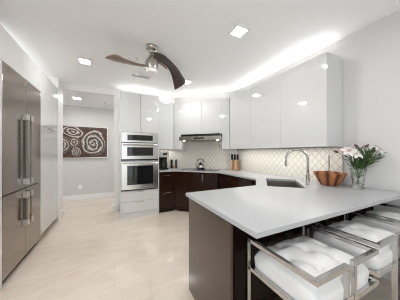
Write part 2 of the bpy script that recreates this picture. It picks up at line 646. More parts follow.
# tall panel left of the fridge, with a stretch of counter
bm = BM(); box(bm, -1.60, -0.957, 2.284, 2.312, 0.0, 2.168)
single('end_panel', bm, 'gloss_white', 'narrow tall white panel closing off the left side of the fridge', 'panel', (-1.3, 2.298, 0))
bm = BM(); box(bm, -1.60, -0.943, 0.9, 2.282, 0.856, 0.886)
single('side_worktop', bm, 'quartz', 'white worktop end just left of the fridge at the picture edge', 'worktop', (-1.3, 1.6, 0.856), bevel=0.002)
t = thing('base_cabinet', 'white base cabinet under the worktop left of the fridge', 'cabinet', (-1.3, 1.6, 0))
bm = BM(); box(bm, -1.60, -0.975, 0.92, 2.282, 0.0, 0.855)
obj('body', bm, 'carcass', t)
for k in range(3):
    b = BM(); box(b, -0.974, -0.957, 0.92 + k * 0.454, 0.92 + k * 0.454 + 0.450, 0.1, 0.848)
    obj('door', b, 'gloss_white', t, bevel=0.002)

t = thing('wall_cabinet', 'white cabinet built in above the steel fridge', 'cabinet', (-1.3, 2.778, 2.172))
bm = BM(); box(bm, -1.60, -0.975, 2.0, 3.276, 2.172, 2.495)
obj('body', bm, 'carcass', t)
for y0, y1 in ((2.0, 2.794), (2.798, 3.276)):
    b = BM(); box(b, -0.974, FX, y0, y1, 2.174, 2.495)
    obj('door', b, 'gloss_white', t, bevel=0.002)

t = thing('pantry_cabinet', 'tall glossy white pantry cabinet between fridge and hall opening', 'cabinet', (-1.3, 3.67, 0))
bm = BM(); box(bm, -1.60, -0.975, 3.280, 4.108, 0.10, 2.495)
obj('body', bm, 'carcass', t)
bm = BM(); box(bm, -1.58, -1.03, 3.288, 4.10, 0.0, 0.099)
obj('toe_kick', bm, 'block_wood', t)
for z0, z1 in ((0.105, 1.685), (1.691, 2.495)):
    b = BM(); box(b, -0.974, FX, 3.280, 4.108, z0, z1)
    d = obj('door', b, 'gloss_white', t, bevel=0.002)
    if z0 < 1:
        b = BM(); box(b, FX + 0.0005, FX + 0.022, 3.56, 3.80, 1.672, 1.684)
        obj('handle', b, 'nickel', d, bevel=0.001)

# ------------------------------------------------------------------ oven tower
TX0, TX1, TY = 0.094, 0.846, 3.725
t = thing('oven_tower', 'tall glossy white cabinet tower housing the two wall ovens', 'cabinet', (0.47, 4.03, 0))
bm = BM()
box(bm, TX0, TX0 + 0.018, TY, 4.335, 0.0, 2.485)
box(bm, TX1 - 0.018, TX1, TY, 4.335, 0.0, 2.485)
box(bm, TX0 + 0.018, TX1 - 0.018, 4.32, 4.335, 0.0, 2.485)
for z0, z1 in ((0.10, 0.118), (0.525, 0.543), (1.132, 1.142), (1.702, 1.718), (2.467, 2.485)):
    box(bm, TX0 + 0.018, TX1 - 0.018, TY + 0.02, 4.32, z0, z1)
obj('body', bm, 'gloss_white', t)
bm = BM(); box(bm, TX0 + 0.018, TX1 - 0.018, TY + 0.012, TY + 0.03, 0.0, 0.10)
obj('toe_kick', bm, 'gloss_white', t)
mid = (TX0 + TX1) / 2
for x0, x1 in ((TX0 + 0.02, mid - 0.0025), (mid + 0.0025, TX1 - 0.02)):
    b = BM(); box(b, x0, x1, TY - 0.001, TY + 0.019, 1.706, 2.483)
    obj('door', b, 'gloss_white', t, bevel=0.0015)
for z0, z1 in ((0.112, 0.322), (0.326, 0.532)):
    b = BM(); box(b, TX0 + 0.02, TX1 - 0.02, TY - 0.001, TY + 0.019, z0, z1)
    d = obj('drawer', b, 'gloss_white', t, bevel=0.0015)
    b = BM(); box(b, mid - 0.07, mid + 0.07, TY - 0.018, TY - 0.0015, z1 - 0.016, z1 - 0.006)
    obj('handle', b, 'nickel', d, bevel=0.001)

OX0, OX1 = TX0 + 0.022, TX1 - 0.022


def oven(name, label, cat, z0, z1, ctrl):
    t = thing(name, label, cat, (mid, TY + 0.3, z0))
    b = BM(); box(b, OX0 + 0.01, OX1 - 0.01, TY + 0.02, 4.25, z0, z1)
    obj('body', b, 'black', t)
    dz1 = z1 - ctrl
    if ctrl:
        b = BM(); box(b, OX0, OX1, TY - 0.014, TY + 0.018, dz1 + 0.006, z1)
        p = obj('control_panel', b, 'steel', t, bevel=0.003)
        b = BM(); box(b, OX0 + 0.11, OX1 - 0.11, TY - 0.0175, TY - 0.0145, dz1 + 0.045, z1 - 0.05)
        dsp = obj('display', b, 'black_glass', p)
        dsp['label'] = 'black glass display strip'
    b = BM(); box(b, OX0, OX1, TY - 0.022, TY + 0.018, z0 + 0.022, dz1 - 0.004)
    d = obj('door', b, 'steel', t, bevel=0.004)
    top = dz1 - 0.09
    bot = z0 + (0.115 if ctrl == 0 else 0.09)
    b = BM(); box(b, OX0 + 0.105, OX1 - 0.105, TY - 0.0255, TY - 0.0225, bot, top)
    wn = obj('window', b, 'black_glass', d)
    wn['label'] = 'dark glass oven window'
    hz = dz1 - 0.043
    b = BM()
    tube(b, [(OX0 + 0.03, TY - 0.062, hz), (OX1 - 0.03, TY - 0.062, hz)], 0.013, 14)
    for hx in (OX0 + 0.05, OX1 - 0.05):
        box(b, hx - 0.012, hx + 0.012, TY - 0.06, TY - 0.0225, hz - 0.011, hz + 0.011)
    obj('handle', b, 'nickel', d, smooth=False)
    b = BM(); box(b, OX0, OX1, TY - 0.004, TY + 0.018, z0, z0 + 0.018)
    v = obj('vent_strip', b, 'black', t)
    v['label'] = 'black vent strip'
    return t


oven('wall_oven', 'large stainless steel wall oven above the white drawers', 'oven', 0.545, 1.130, 0.0)
oven('microwave_oven', 'stainless steel microwave oven with black display above the big oven', 'microwave', 1.144, 1.700, 0.205)

# ------------------------------------------------------------------ upper cabinets
UB, UT = 1.37, 2.462
UX = 2.19
t = thing('upper_cabinet', 'narrow white upper cabinet between oven tower and range corner', 'cabinet', (1.1, 4.2, UB), group='white upper cabinets')
bm = BM(); prism(bm, [(0.85, 4.03), (1.267, 4.03), (1.392, 4.336), (0.85, 4.336)], UB, UT)
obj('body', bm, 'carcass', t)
bm = BM(); box(bm, 0.852, 1.255, 4.010, 4.029, UB, UT)
obj('door', bm, 'gloss_white', t, bevel=0.0015)

TR = math.radians(-45)
t = thing('hood_cabinet', 'angled white corner cabinet above the steel range hood', 'cabinet', (1.40, 4.34, 0), TR, group='white upper cabinets')
LW = lambda: BM()
HX0, HX1 = 0.346, 1.288
bm = BM(); prism(bm, [(HX0 + 0.002, -0.312), (HX1 - 0.002, -0.312), (HX1 - 0.002, -0.014), (HX0 + 0.002, -0.014)], 1.706, UT)
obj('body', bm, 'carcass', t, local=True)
hm = (HX0 + HX1) / 2
for x0, x1 in ((HX0 + 0.003, hm - 0.0025), (hm + 0.0025, HX1 - 0.003)):
    b = BM(); box(b, x0, x1, -0.332, -0.313, 1.706, UT)
    obj('door', b, 'gloss_white', t, bevel=0.0015, local=True)
for pts in ([(0.140, -0.330), (HX0, -0.330), (HX0, -0.014), (0.02, -0.014)],
            [(HX1, -0.330), (1.445, -0.330), (1.566, -0.014), (HX1, -0.014)]):
    b = BM(); prism(b, pts, UB, UT)
    obj('filler_panel', b, 'gloss_white', t, local=True)

ys = [1.18, 1.813, 2.447, 3.072]
ulab = ['glossy white upper cabinet at the near end above bowl and vase',
        'middle of three glossy white upper cabinets on the right wall',
        'glossy white upper cabinet beside the range corner above the knife block']
for k in range(3):
    y0, y1 = ys[k], ys[k + 1]
    t = thing('upper_cabinet', ulab[k], 'cabinet', (2.35, (y0 + y1) / 2, UB), group='white upper cabinets')
    yb = y1 if k < 2 else 3.205
    bm = BM(); prism(bm, [(UX + 0.02, y0 + 0.001), (2.517, y0 + 0.001), (2.517, yb - 0.001), (UX + 0.02, y1 - 0.001)], UB, UT)
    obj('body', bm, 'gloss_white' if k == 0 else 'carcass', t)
    bm = BM(); box(bm, UX, UX + 0.018, y0 + 0.0015, y1 - 0.0025, UB, UT)
    obj('door', bm, 'gloss_white', t, bevel=0.0015)

# ------------------------------------------------------------------ range hood (local frame of the angled corner)
t = thing('range_hood', 'slim stainless steel range hood under the angled corner cabinet', 'range hood', (1.40, 4.34, 0), TR)
bm = BM(); box(bm, HX0 + 0.004, HX1 - 0.004, -0.505, -0.014, 1.565, 1.650)
hb = obj('body', bm, 'hood_steel', t, local=True, bevel=0.004)
bm = BM(); box(bm, HX0 + 0.03, HX1 - 0.012, -0.455, -0.014, 1.6505, 1.704)
up_ = obj('top_housing', bm, 'black_glass', t, local=True)
bm = BM(); box(bm, hm - 0.12, hm + 0.12, -0.509, -0.5055, 1.590, 1.622)
cp = obj('control_strip', bm, 'black_glass', t, local=True)
for x0, x1 in ((HX0 + 0.16, hm - 0.01), (hm + 0.01, HX1 - 0.16)):
    b = BM(); box(b, x0, x1, -0.46, -0.06, 1.560, 1.5645)
    obj('filter', b, 'dark_metal', t, local=True)
for xx in (HX0 + 0.085, HX1 - 0.085):
    b = BM(); lathe(b, [(0.022, 1.560), (0.022, 1.5645)], 20, (xx, -0.40, 0))
    obj('lamp_lens', b, 'hood_lens', t, local=True)

# ------------------------------------------------------------------ base cabinets along the walls
ZB = 0.883


def pull(b, x0, x1, y, z, horizontal=True):
    if horizontal:
        box(b, x0, x1, y - 0.026, y - 0.018, z - 0.005, z + 0.005)
        for xx in (x0 + 0.008, x1 - 0.018):
            box(b, xx, xx + 0.01, y - 0.018, y - 0.0005, z - 0.004, z + 0.004)


t = thing('base_cabinet', 'dark espresso drawer cabinet next to the oven tower', 'cabinet', (1.03, 4.0, 0), group='espresso base cabinets')
bm = BM(); prism(bm, [(0.85, 3.75), (1.20, 3.75), (1.40, 4.32), (0.85, 4.325)], 0.10, ZB)
obj('body', bm, 'espresso', t)
bm = BM(); prism(bm, [(0.85, 3.80), (1.21, 3.80), (1.38, 4.30), (0.85, 4.30)], 0.0, 0.099)
obj('toe_kick', bm, 'espresso', t)
for z0, z1 in ((0.103, 0.508), (0.512, ZB - 0.004)):
    b = BM(); box(b, 0.852, 1.197, 3.730, 3.749, z0, z1)
    d = obj('drawer', b, 'espresso', t, bevel=0.0015)
    b = BM(); pull(b, 0.94, 1.09, 3.730, z1 - 0.075)
    obj('handle', b, 'nickel', d)

t = thing('base_cabinet', 'dark espresso angled corner cabinet under the cooktop', 'cabinet', (1.40, 4.34, 0), TR, group='espresso base cabinets')
bm = BM(); prism(bm, [(0.29, -0.552), (1.25, -0.552), (1.55, -0.016), (0.02, -0.016)], 0.10, ZB)
obj('body', bm, 'espresso', t, local=True)
bm = BM(); prism(bm, [(0.29, -0.50), (1.25, -0.50), (1.5, -0.04), (0.08, -0.04)], 0.0, 0.099)
obj('toe_kick', bm, 'espresso', t, local=True)
for x0, x1, hx in ((0.292, 0.690, None), (0.694, 1.25, 0.93)):
    b = BM(); box(b, x0, x1, -0.572, -0.553, 0.103, ZB - 0.004)
    d = obj('door', b, 'espresso', t, bevel=0.0015, local=True)
    if hx:
        b = BM(); box(b, hx - 0.005, hx + 0.005, -0.598, -0.590, 0.70, 0.84)
        for zz in (0.71, 0.82):
            box(b, hx - 0.004, hx + 0.004, -0.590, -0.5725, zz, zz + 0.01)
        obj('handle', b, 'nickel', d, local=True)

BX = 1.90
for y0, y1, lab, hand in ((2.43, 3.015, 'dark espresso base cabinet with drawers right of the cooktop corner', True),
                          (2.075, 2.428, 'short dark espresso base cabinet next to the corner sink', False)):
    t = thing('base_cabinet', lab, 'cabinet', (2.2, (y0 + y1) / 2, 0), group='espresso base cabinets')
    yb = 3.17 if hand else y1
    bm = BM(); prism(bm, [(BX + 0.02, y0), (2.505, y0), (2.505, yb), (BX + 0.02, y1)], 0.10, ZB)
    obj('body', bm, 'espresso', t)
    bm = BM(); box(bm, BX + 0.07, 2.48, y0 + 0.002, y1 - 0.002, 0.0, 0.099)
    obj('toe_kick', bm, 'espresso', t)
    for z0, z1 in (((0.103, 0.60), (0.604, ZB - 0.004)) if hand else ((0.103, ZB - 0.004),)):
        b = BM(); box(b, BX, BX + 0.019, y0 + 0.001, y1 - 0.0015, z0, z1)
        d = obj('drawer' if hand else 'door', b, 'espresso', t, bevel=0.0015)
        if hand:
            b = BM(); box(b, BX - 0.026, BX - 0.018, y0 + 0.2, y1 - 0.2, z1 - 0.08, z1 - 0.07)
            for yy in (y0 + 0.21, y1 - 0.22):
                box(b, BX - 0.018, BX - 0.0005, yy, yy + 0.01, z1 - 0.079, z1 - 0.071)
            obj('handle', b, 'nickel', d)

# peninsula and sink base
U = Vector((0.7071, 0.7071))
V2 = Vector((0.7071, -0.7071))
SD = Vector((1.585, 1.485))          # near-left corner of the sink cut-out
SW, SH = 0.66, 0.39


def sinkpt(a, b):
    p = SD + U * a + V2 * b
    return (p.x, p.y)


t = thing('peninsula_base', 'dark espresso peninsula cabinet with brown end panel facing the fridge', 'cabinet', (1.4, 1.2, 0))
bm = BM(); prism(bm, [(0.657, 0.905), (2.515, 0.905), (2.515, 0.935), (0.71, 0.935), (0.71, 1.53), (0.657, 1.53)], 0.0, ZB)
obj('back_panel', bm, 'shaded_panel', t)
bm = BM(); prism(bm, [(0.711, 0.936), (1.30, 0.936), (1.30, 1.535), (0.711, 1.535)], 0.10, ZB)
obj('body', bm, 'espresso', t)
bm = BM(); box(bm, 0.636, 0.656, 0.885, 1.553, 0.0, ZB)
e = obj('end_panel', bm, 'sheen_panel', t, bevel=0.0015)
e['label'] = 'brown veneered end panel, floor reflection painted in'
for k in range(1):
    b = BM(); box(b, 0.658, 1.300, 1.536, 1.553, 0.103, ZB - 0.004)
    obj('door', b, 'espresso', t, bevel=0.0015)
t = thing('sink_cabinet', 'dark espresso corner cabinet under the sink', 'cabinet', (1.9, 1.6, 0))
bm = BM()
prism(bm, [(1.302, 1.535), (1.52, 1.535), (1.93, 1.945), (1.93, 2.072), (1.915, 2.072), (1.915, 1.968), (1.50, 1.553), (1.302, 1.553)], 0.10, ZB)
obj('door', bm, 'espresso', t)
bm = BM(); prism(bm, [(1.34, 0.94), (2.50, 0.94), (2.50, 2.06), (1.94, 2.06), (1.94, 1.93), (1.53, 1.52), (1.34, 1.52)], 0.0, 0.60)
obj('body', bm, 'espresso', t)

# ------------------------------------------------------------------ the white worktop, one piece with the sink cut out
out = [(0.613, 0.642), (2.516, 0.642), (2.516, 1.166), (2.503, 1.166), (2.503, 3.215), (1.393, 4.325), (0.850, 4.325), (0.850, 3.707),
       (1.193, 3.707), (1.882, 3.018), (1.882, 1.981), (1.50, 1.578), (0.613, 1.578)]
hole = [sinkpt(0, 0), sinkpt(SW, 0), sinkpt(SW, SH), sinkpt(0, SH)]
bm = BM(); prism(bm, out, 0.884, 0.914, hole)
single('worktop', bm, 'quartz', 'long white quartz worktop running from oven tower to the bar peninsula', 'worktop', (1.4, 1.2, 0.884), bevel=0.002)

# sink basin
t = thing('kitchen_sink', 'undermount stainless steel sink set diagonally in the white worktop corner', 'sink', (1.95, 1.6, 0.7))
bm = BM()
rim = [sinkpt(-0.012, -0.012), sinkpt(SW + 0.012, -0.012), sinkpt(SW + 0.012, SH + 0.012), sinkpt(-0.012, SH + 0.012)]
ins = [sinkpt(0.004, 0.004), sinkpt(SW - 0.004, 0.004), sinkpt(SW - 0.004, SH - 0.004), sinkpt(0.004, SH - 0.004)]
prism(bm, rim, 0.665, 0.8825, None)
bm.free(); bm = BM()
loopz = []
for pts, z in ((rim, 0.66), (rim, 0.8830), (ins, 0.8830), (ins, 0.672)):
    loopz.append([bm.verts.new((x, y, z)) for x, y in pts])
for A, B in zip(loopz, loopz[1:]):
    for i in range(4):
        j = (i + 1) % 4
        bm.faces.new((A[i], A[j], B[j], B[i]))
bm.faces.new(loopz[-1]); bm.faces.new(list(reversed(loopz[0])))
bmesh.ops.recalc_face_normals(bm, faces=bm.faces)
obj('basin', bm, 'sink_steel', t)
dc = sinkpt(SW / 2, SH / 2)
bm = BM(); lathe(bm, [(0.045, 0.673), (0.045, 0.676), (0.03, 0.6745), (0.0, 0.6745)], 24, (dc[0], dc[1], 0))
obj('drain', bm, 'chrome', t, smooth=True)

# faucet
fx, fy = sinkpt(0.43, 0.46)
fx += 0.042
fy -= 0.020
t = thing('faucet', 'tall chrome gooseneck faucet behind the corner sink', 'faucet', (fx, fy, 0.914))
bm = BM(); lathe(bm, [(0.027, 0.9145), (0.027, 0.925), (0.022, 0.93), (0.020, 1.03), (0.016, 1.036), (0.0, 1.036)], 24, (fx, fy, 0))
obj('base', bm, 'faucet_steel', t, smooth=True)
pts = []
arc = 0.128
dirv = -V2
for k in range(5):
    pts.append((fx, fy, 1.035 + 0.175 * k / 4))
for k in range(1, 13):
    a = PI * k / 12 * 1.02
    pts.append((fx + dirv.x * arc * (1 - math.cos(a)), fy + dirv.y * arc * (1 - math.cos(a)), 1.210 + arc * math.sin(a)))
bm = BM(); tube(bm, pts, 0.0135, 14)
obj('neck', bm, 'faucet_steel', t, smooth=True)
ex, ey, ez = pts[-1]
bm = BM(); lathe(bm, [(0.0, ez - 0.085), (0.014, ez - 0.085), (0.0165, ez - 0.07), (0.0155, ez - 0.004), (0.0, ez - 0.004)], 20, (ex, ey, 0))
obj('spray_head', bm, 'faucet_steel', t, smooth=True)
bm = BM(); tube(bm, [(fx, fy, 0.995), (fx - U.x * 0.05, fy - U.y * 0.05, 1.0), (fx - U.x * 0.10, fy - U.y * 0.10, 1.02)], [0.009, 0.008, 0.006], 12)
obj('lever', bm, 'chrome', t, smooth=True)
sx, sy = sinkpt(0.22, 0.45)
t = thing('soap_dispenser', 'short chrome soap pump on the worktop left of the faucet', 'soap dispenser', (sx, sy, 0.914))
bm = BM(); lathe(bm, [(0.018, 0.9145), (0.018, 0.925), (0.010, 0.93), (0.009, 0.975), (0.0, 0.976)], 20, (sx, sy, 0))
obj('pump', bm, 'chrome', t, smooth=True)
bm = BM(); tube(bm, [(sx, sy, 0.972), (sx + dirv.x * 0.04, sy + dirv.y * 0.04, 0.975), (sx + dirv.x * 0.06, sy + dirv.y * 0.06, 0.965)], 0.005, 10)
obj('spout', bm, 'chrome', t, smooth=True)

# ------------------------------------------------------------------ cooktop, kettle, small things on the worktop
t = thing('cooktop', 'black glass cooktop set in the angled corner worktop', 'cooktop', (1.40, 4.34, 0.9145), TR)
bm = BM(); box(bm, 0.40, 1.22, -0.52, -0.10, 0.0003, 0.0085)
obj('glass_plate', bm, 'black_glass', t, local=True, bevel=0.001)
for cx, cy, r in ((0.55, -0.40, 0.09), (0.55, -0.2, 0.07), (0.82, -0.31, 0.11), (1.07, -0.40, 0.07), (1.07, -0.2, 0.09)):
    b = BM()
    lathe(b, [(r, 0.0087), (r, 0.0093), (r - 0.006, 0.0093), (r - 0.006, 0.0087)], 32, (cx, cy, 0), close=False)
    obj('burner_ring', b, 'grey_plastic', t, local=True)

kx, ky, kz = 1.795, 3.675, 0.9245
t = thing('kettle', 'polished steel stovetop kettle with arched handle on the cooktop', 'kettle', (kx, ky, kz))
bm = BM(); lathe(bm, [(0.0, 0.0), (0.088, 0.0), (0.098, 0.012), (0.100, 0.035), (0.085, 0.085), (0.055, 0.118), (0.040, 0.126), (0.0, 0.128)], 32, (kx, ky, kz))
obj('body', bm, 'kettle_steel', t, smooth=True)
bm = BM(); lathe(bm, [(0.038, 0.127), (0.032, 0.136), (0.008, 0.140), (0.008, 0.150), (0.013, 0.157), (0.0, 0.165)], 24, (kx, ky, kz))
obj('lid', bm, 'dark_metal', t, smooth=True)
hp = []
for k in range(13):
    a = PI * (k / 12) * 0.8 + 0.1 * PI
    hp.append((kx + 0.7071 * 0.092 * math.cos(a), ky - 0.7071 * 0.092 * math.cos(a), kz + 0.105 + 0.125 * math.sin(a)))
bm = BM(); tube(bm, hp, 0.009, 10)
h = obj('handle', bm, 'black', t, smooth=True)
bm = BM(); tube(bm, [(kx - 0.055, ky + 0.04, kz + 0.06), (kx - 0.085, ky + 0.07, kz + 0.10), (kx - 0.10, ky + 0.085, kz + 0.125)], [0.02, 0.014, 0.011], 12)
obj('spout', bm, 'chrome', t, smooth=True)

# coffee maker
qx, qy, qz = 1.015, 4.03, 0.9145
t = thing('coffee_maker', 'black and steel coffee maker on the worktop beside the oven tower', 'coffee maker', (qx, qy, qz))
bm = BM(); box(bm, qx - 0.095, qx + 0.095, qy - 0.13, qy + 0.12, qz, qz + 0.035)
obj('base', bm, 'black', t, bevel=0.006)
bm = BM(); box(bm, qx - 0.095, qx + 0.095, qy + 0.02, qy + 0.12, qz + 0.035, qz + 0.31)
obj('water_tank', bm, 'black', t, bevel=0.006)
bm = BM(); box(bm, qx - 0.097, qx + 0.097, qy - 0.13, qy + 0.12, qz + 0.275, qz + 0.415)
obj('brew_head', bm, 'steel', t, bevel=0.012)
bm = BM(); lathe(bm, [(0.0, 0.037), (0.07, 0.037), (0.078, 0.06), (0.078, 0.16), (0.055, 0.215), (0.05, 0.24), (0.0, 0.245)], 28, (qx, qy - 0.055, qz))
cf = obj('carafe', bm, 'black_glass', t, smooth=True)
bm = BM(); tube(bm, [(qx, qy - 0.115, qz + 0.21), (qx, qy - 0.165, qz + 0.205), (qx, qy - 0.17, qz + 0.10), (qx, qy - 0.132, qz + 0.07)], 0.009, 10)
obj('handle', bm, 'black', cf, smooth=True)
bm = BM(); box(bm, qx - 0.05, qx + 0.05, qy - 0.1335, qy - 0.1305, qz + 0.325, qz + 0.375)
obj('display', bm, 'black_glass', t)

# mills and jar
for nm, x, y, mat_, lab in (('pepper_mill', 1.262, 4.20, 'black', 'tall black pepper mill on the worktop right of the coffee maker'),
                            ('salt_mill', 1.372, 4.17, 'dark_metal', 'grey salt mill on the worktop just right of the black mill')):
    t = thing(nm, lab, 'mill', (x, y, 0.9145), group='mills by the coffee maker')
    b = BM(); lathe(b, [(0.0, 0.0), (0.030, 0.0), (0.032, 0.01), (0.027, 0.06), (0.025, 0.12), (0.029, 0.145), (0.0, 0.146)], 24, (x, y, 0.9145))
    obj('body', b, mat_, t, smooth=True)
    b = BM(); lathe(b, [(0.028, 0.147), (0.030, 0.165), (0.024, 0.20), (0.010, 0.215), (0.006, 0.222), (0.0, 0.226)], 24, (x, y, 0.9145))
    obj('cap', b, mat_, t, smooth=True)
b = BM(); lathe(b, [(0.0, 0.0), (0.026, 0.0), (0.028, 0.05), (0.024, 0.055), (0.022, 0.045), (0.0, 0.012)], 24, (1.318, 4.155, 0.9145))
single('spice_pot', b, 'copper', 'small copper pot between the two mills', 'pot', (1.318, 4.155, 0.9145), smooth=True)

# knife block
bx_, by_ = 2.36, 3.12
kr = math.radians(-52)
t = thing('knife_block', 'brown wooden knife block with black handled knives on the worktop', 'knife block', (bx_, by_, 0.9145), kr)
bm = BM(); box(bm, -0.10, 0.10, -0.05, 0.05, 0.0, 0.012)
obj('base', bm, 'block_wood', t, local=True, bevel=0.003)
for k in range(4):
    b = BM(); box(b, -0.098 + 0.05 * k, -0.098 + 0.05 * k + 0.046, -0.045, 0.045, 0.0125, 0.215)
    obj('slat', b, 'block_wood' if k % 2 else 'block_pale', t, local=True, bevel=0.003)
for k, lab in enumerate(('left knife of the three in the wooden block', 'middle knife of the three in the wooden block',
                         'right knife of the three in the wooden block')):
    cx = -0.06 + 0.06 * k
    p = R = Matrix.Translation((bx_, by_, 0.9145)) @ Matrix.Rotation(kr, 4, 'Z') @ Vector((cx, 0.0, 0.0))
    kt = thing('kitchen_knife', lab, 'knife', tuple(p), kr, group='knives in the wooden block')
    b = BM(); box(b, -0.016, 0.016, -0.0013, 0.0013, 0.216, 0.222)
    obj('bolster', b, 'steel', kt, local=True)
    b = BM(); box(b, -0.021, 0.021, -0.016, 0.016, 0.2225, 0.345)
    obj('handle', b, 'black', kt, local=True, bevel=0.005)

# wooden bowl with a scalloped, lobed wall
wx, wy, wz = 2.292, 1.208, 0.9145
prof = [(0.0, 0.0), (0.085, 0.0), (0.104, 0.010), (0.134, 0.055), (0.160, 0.110), (0.178, 0.146), (0.176, 0.152), (0.168, 0.150), (0.148, 0.108),
        (0.120, 0.058), (0.090, 0.026), (0.0, 0.020)]
wob = lambda a, z: 1.0 + (0.10 * abs(math.sin(4.5 * a)) ** 0.7 - 0.07) * min(1.0, (z + 0.02) / 0.07)
prof = [(r * 0.91, z) for r, z in prof]
bm = BM(); lathe(bm, prof, 144, (wx, wy, wz), wob)
single('wooden_bowl', bm, 'olive', 'lobed reddish brown wooden bowl on the white worktop beside the faucet', 'bowl', (wx, wy, wz), smooth=True)

# upright paper towel holder behind the bowl
rx_, ry_ = 2.435, 1.290
t = thing('towel_holder', 'empty upright steel paper towel holder rod behind the wooden bowl', 'towel holder', (rx_, ry_, 0.9145))
bm = BM(); lathe(bm, [(0.0, 0.0), (0.058, 0.0), (0.058, 0.008), (0.05, 0.012), (0.0, 0.012)], 28, (rx_, ry_, 0.9145))
obj('base', bm, 'nickel', t, smooth=False)
bm = BM(); lathe(bm, [(0.0, 0.0125), (0.012, 0.0125), (0.011, 0.33), (0.007, 0.345), (0.0065, 0.385), (0.0, 0.392)], 18, (rx_, ry_, 0.9145))
obj('rod', bm, 'fan_nickel', t, smooth=True)

# ------------------------------------------------------------------ crystal vase with flowers
vx, vy, vz = 2.345, 0.955, 0.9145
t = thing('glass_vase', 'cut crystal vase holding flowers near the end of the worktop', 'vase', (vx, vy, vz))
prof = [(0.0, 0.0), (0.050, 0.0), (0.053, 0.008), (0.047, 0.03), (0.050, 0.08), (0.060, 0.15), (0.071, 0.215),
        (0.067, 0.215), (0.056, 0.15), (0.046, 0.08), (0.043, 0.035), (0.0, 0.028)]
bm = BM(); lathe(bm, prof, 36, (vx, vy, vz), lambda a, z: 1 + 0.015 * math.cos(12 * a))
obj('body', bm, 'glass', t, smooth=True)
RTV = Vector((0.9, -0.437, 0))    # a direction along the peninsula's view side
FWD = Vector((0.437, 0.9, 0))


def stem_curve(lx, ly, h, k=7):
    """points from the vase bottom to the head"""
    base = Vector((vx, vy, vz))
    tip = base + RTV * lx + FWD * ly + Vector((0, 0, h))
    foot = base - RTV * lx * 0.12 - FWD * ly * 0.12 + Vector((0, 0, 0.045))
    mouth = base + RTV * max(-0.035, min(0.035, lx * 0.28)) + FWD * max(-0.035, min(0.035, ly * 0.28)) + Vector((0, 0, 0.205))
    pts = []
    for i in range(k + 1):
        s = i / k
        a = foot.lerp(mouth, s)
        b = mouth.lerp(tip, s)
        pts.append(a.lerp(b, s))
    return pts


def petal(bm, c, out, up, L, W, curl):
    """one curved petal from c outwards"""
    side = out.cross(up).normalized()
    rows = []
    for i in range(6):
        s = i / 5
        wd = W * math.sin(PI * (0.12 + 0.86 * s)) * 0.5
        p = c + out * (L * s) + up * (L * (0.55 * s - curl * s * s))
        rows.append([bm.verts.new(p - side * wd + up * wd * 0.25), bm.verts.new(p), bm.verts.new(p + side * wd + up * wd * 0.25)])
    for A, B in zip(rows, rows[1:]):
        for i in range(2):
            bm.faces.new((A[i], A[i + 1], B[i + 1], B[i]))


def solid(o, th=0.0012):
    m = o.modifiers.new('thickness', 'SOLIDIFY')
    m.thickness = th
    return o


def flower(name, lx, ly, h, label, mat_, L=0.055, face=None, group='lilies in the crystal vase'):
    pts = stem_curve(lx, ly, h)
    t = thing(name, label, 'flower', (vx, vy, vz), group=group)
    b = BM(); tube(b, pts, 0.0026, 6)
    obj('stem', b, 'stem', t, smooth=True)
    up = (pts[-1] - pts[-2]).normalized()
    if face:
        up = (up + Vector(face)).normalized()
    c = pts[-1]
    a0 = up.orthogonal().normalized()
    b0 = up.cross(a0)
    for k in range(6):
        a = 2 * PI * k / 6 + rnd.random() * 0.3
        b = BM()
        petal(b, c, a0 * math.cos(a) + b0 * math.sin(a), up, L * (1.0 if k % 2 else 0.9), L * 0.62, 0.55)
        solid(obj('petal', b, mat_, t, smooth=True))
    b = BM()
    for k in range(4):
        a = 2 * PI * k / 4
        tube(b, [c, c + up * L * 0.45 + (a0 * math.cos(a) + b0 * math.sin(a)) * 0.012], 0.0012, 5)
    obj('stamen', b, 'pollen', t)
    return t


def bud(lx, ly, h, label):
    pts = stem_curve(lx, ly, h)
    t = thing('flower_bud', label, 'flower', (vx, vy, vz), group='dark buds in the crystal vase')
    b = BM(); tube(b, pts, 0.0022, 6)
    obj('stem', b, 'stem', t, smooth=True)
    d = (pts[-1] - pts[-2]).normalized()
    d = (d + RTV * (1.2 if lx > 0 else -1.2)).normalized()
    q = [pts[-1] + d * (0.05 * s) for s in (0, 0.15, 0.4, 0.7, 0.9, 1.0)]
    b = BM(); tube(b, q, [0.004, 0.009, 0.013, 0.011, 0.006, 0.002], 10)
    obj('bud', b, 'bud', t, smooth=True)


def sprig(lx, ly, h, label):
    pts = stem_curve(lx, ly, h, 10)
    t = thing('leafy_sprig', label, 'foliage', (vx, vy, vz), group='green sprigs in the crystal vase')
    b = BM(); tube(b, pts, 0.0022, 6)
    obj('stem', b, 'stem', t, smooth=True)
    b = BM()
    for i in range(5, 11):
        d = (pts[i] - pts[i - 1]).normalized()
        for sgn in (-1, 1):
            ax = d.orthogonal().normalized()
            ax.rotate(Matrix.Rotation(rnd.random() * 6.28, 3, d))
            L = 0.090 - 0.003 * (i - 5) + rnd.random() * 0.03
            out = (d * 0.75 + ax * 0.6).normalized()
            up = ax.cross(d).cross(out).normalized()
            petal(b, pts[i], out, up * 0.35 + d * 0.05, L, 0.018, 0.5)
    solid(obj('leaves', b, 'leaf', t, smooth=True), 0.0006)


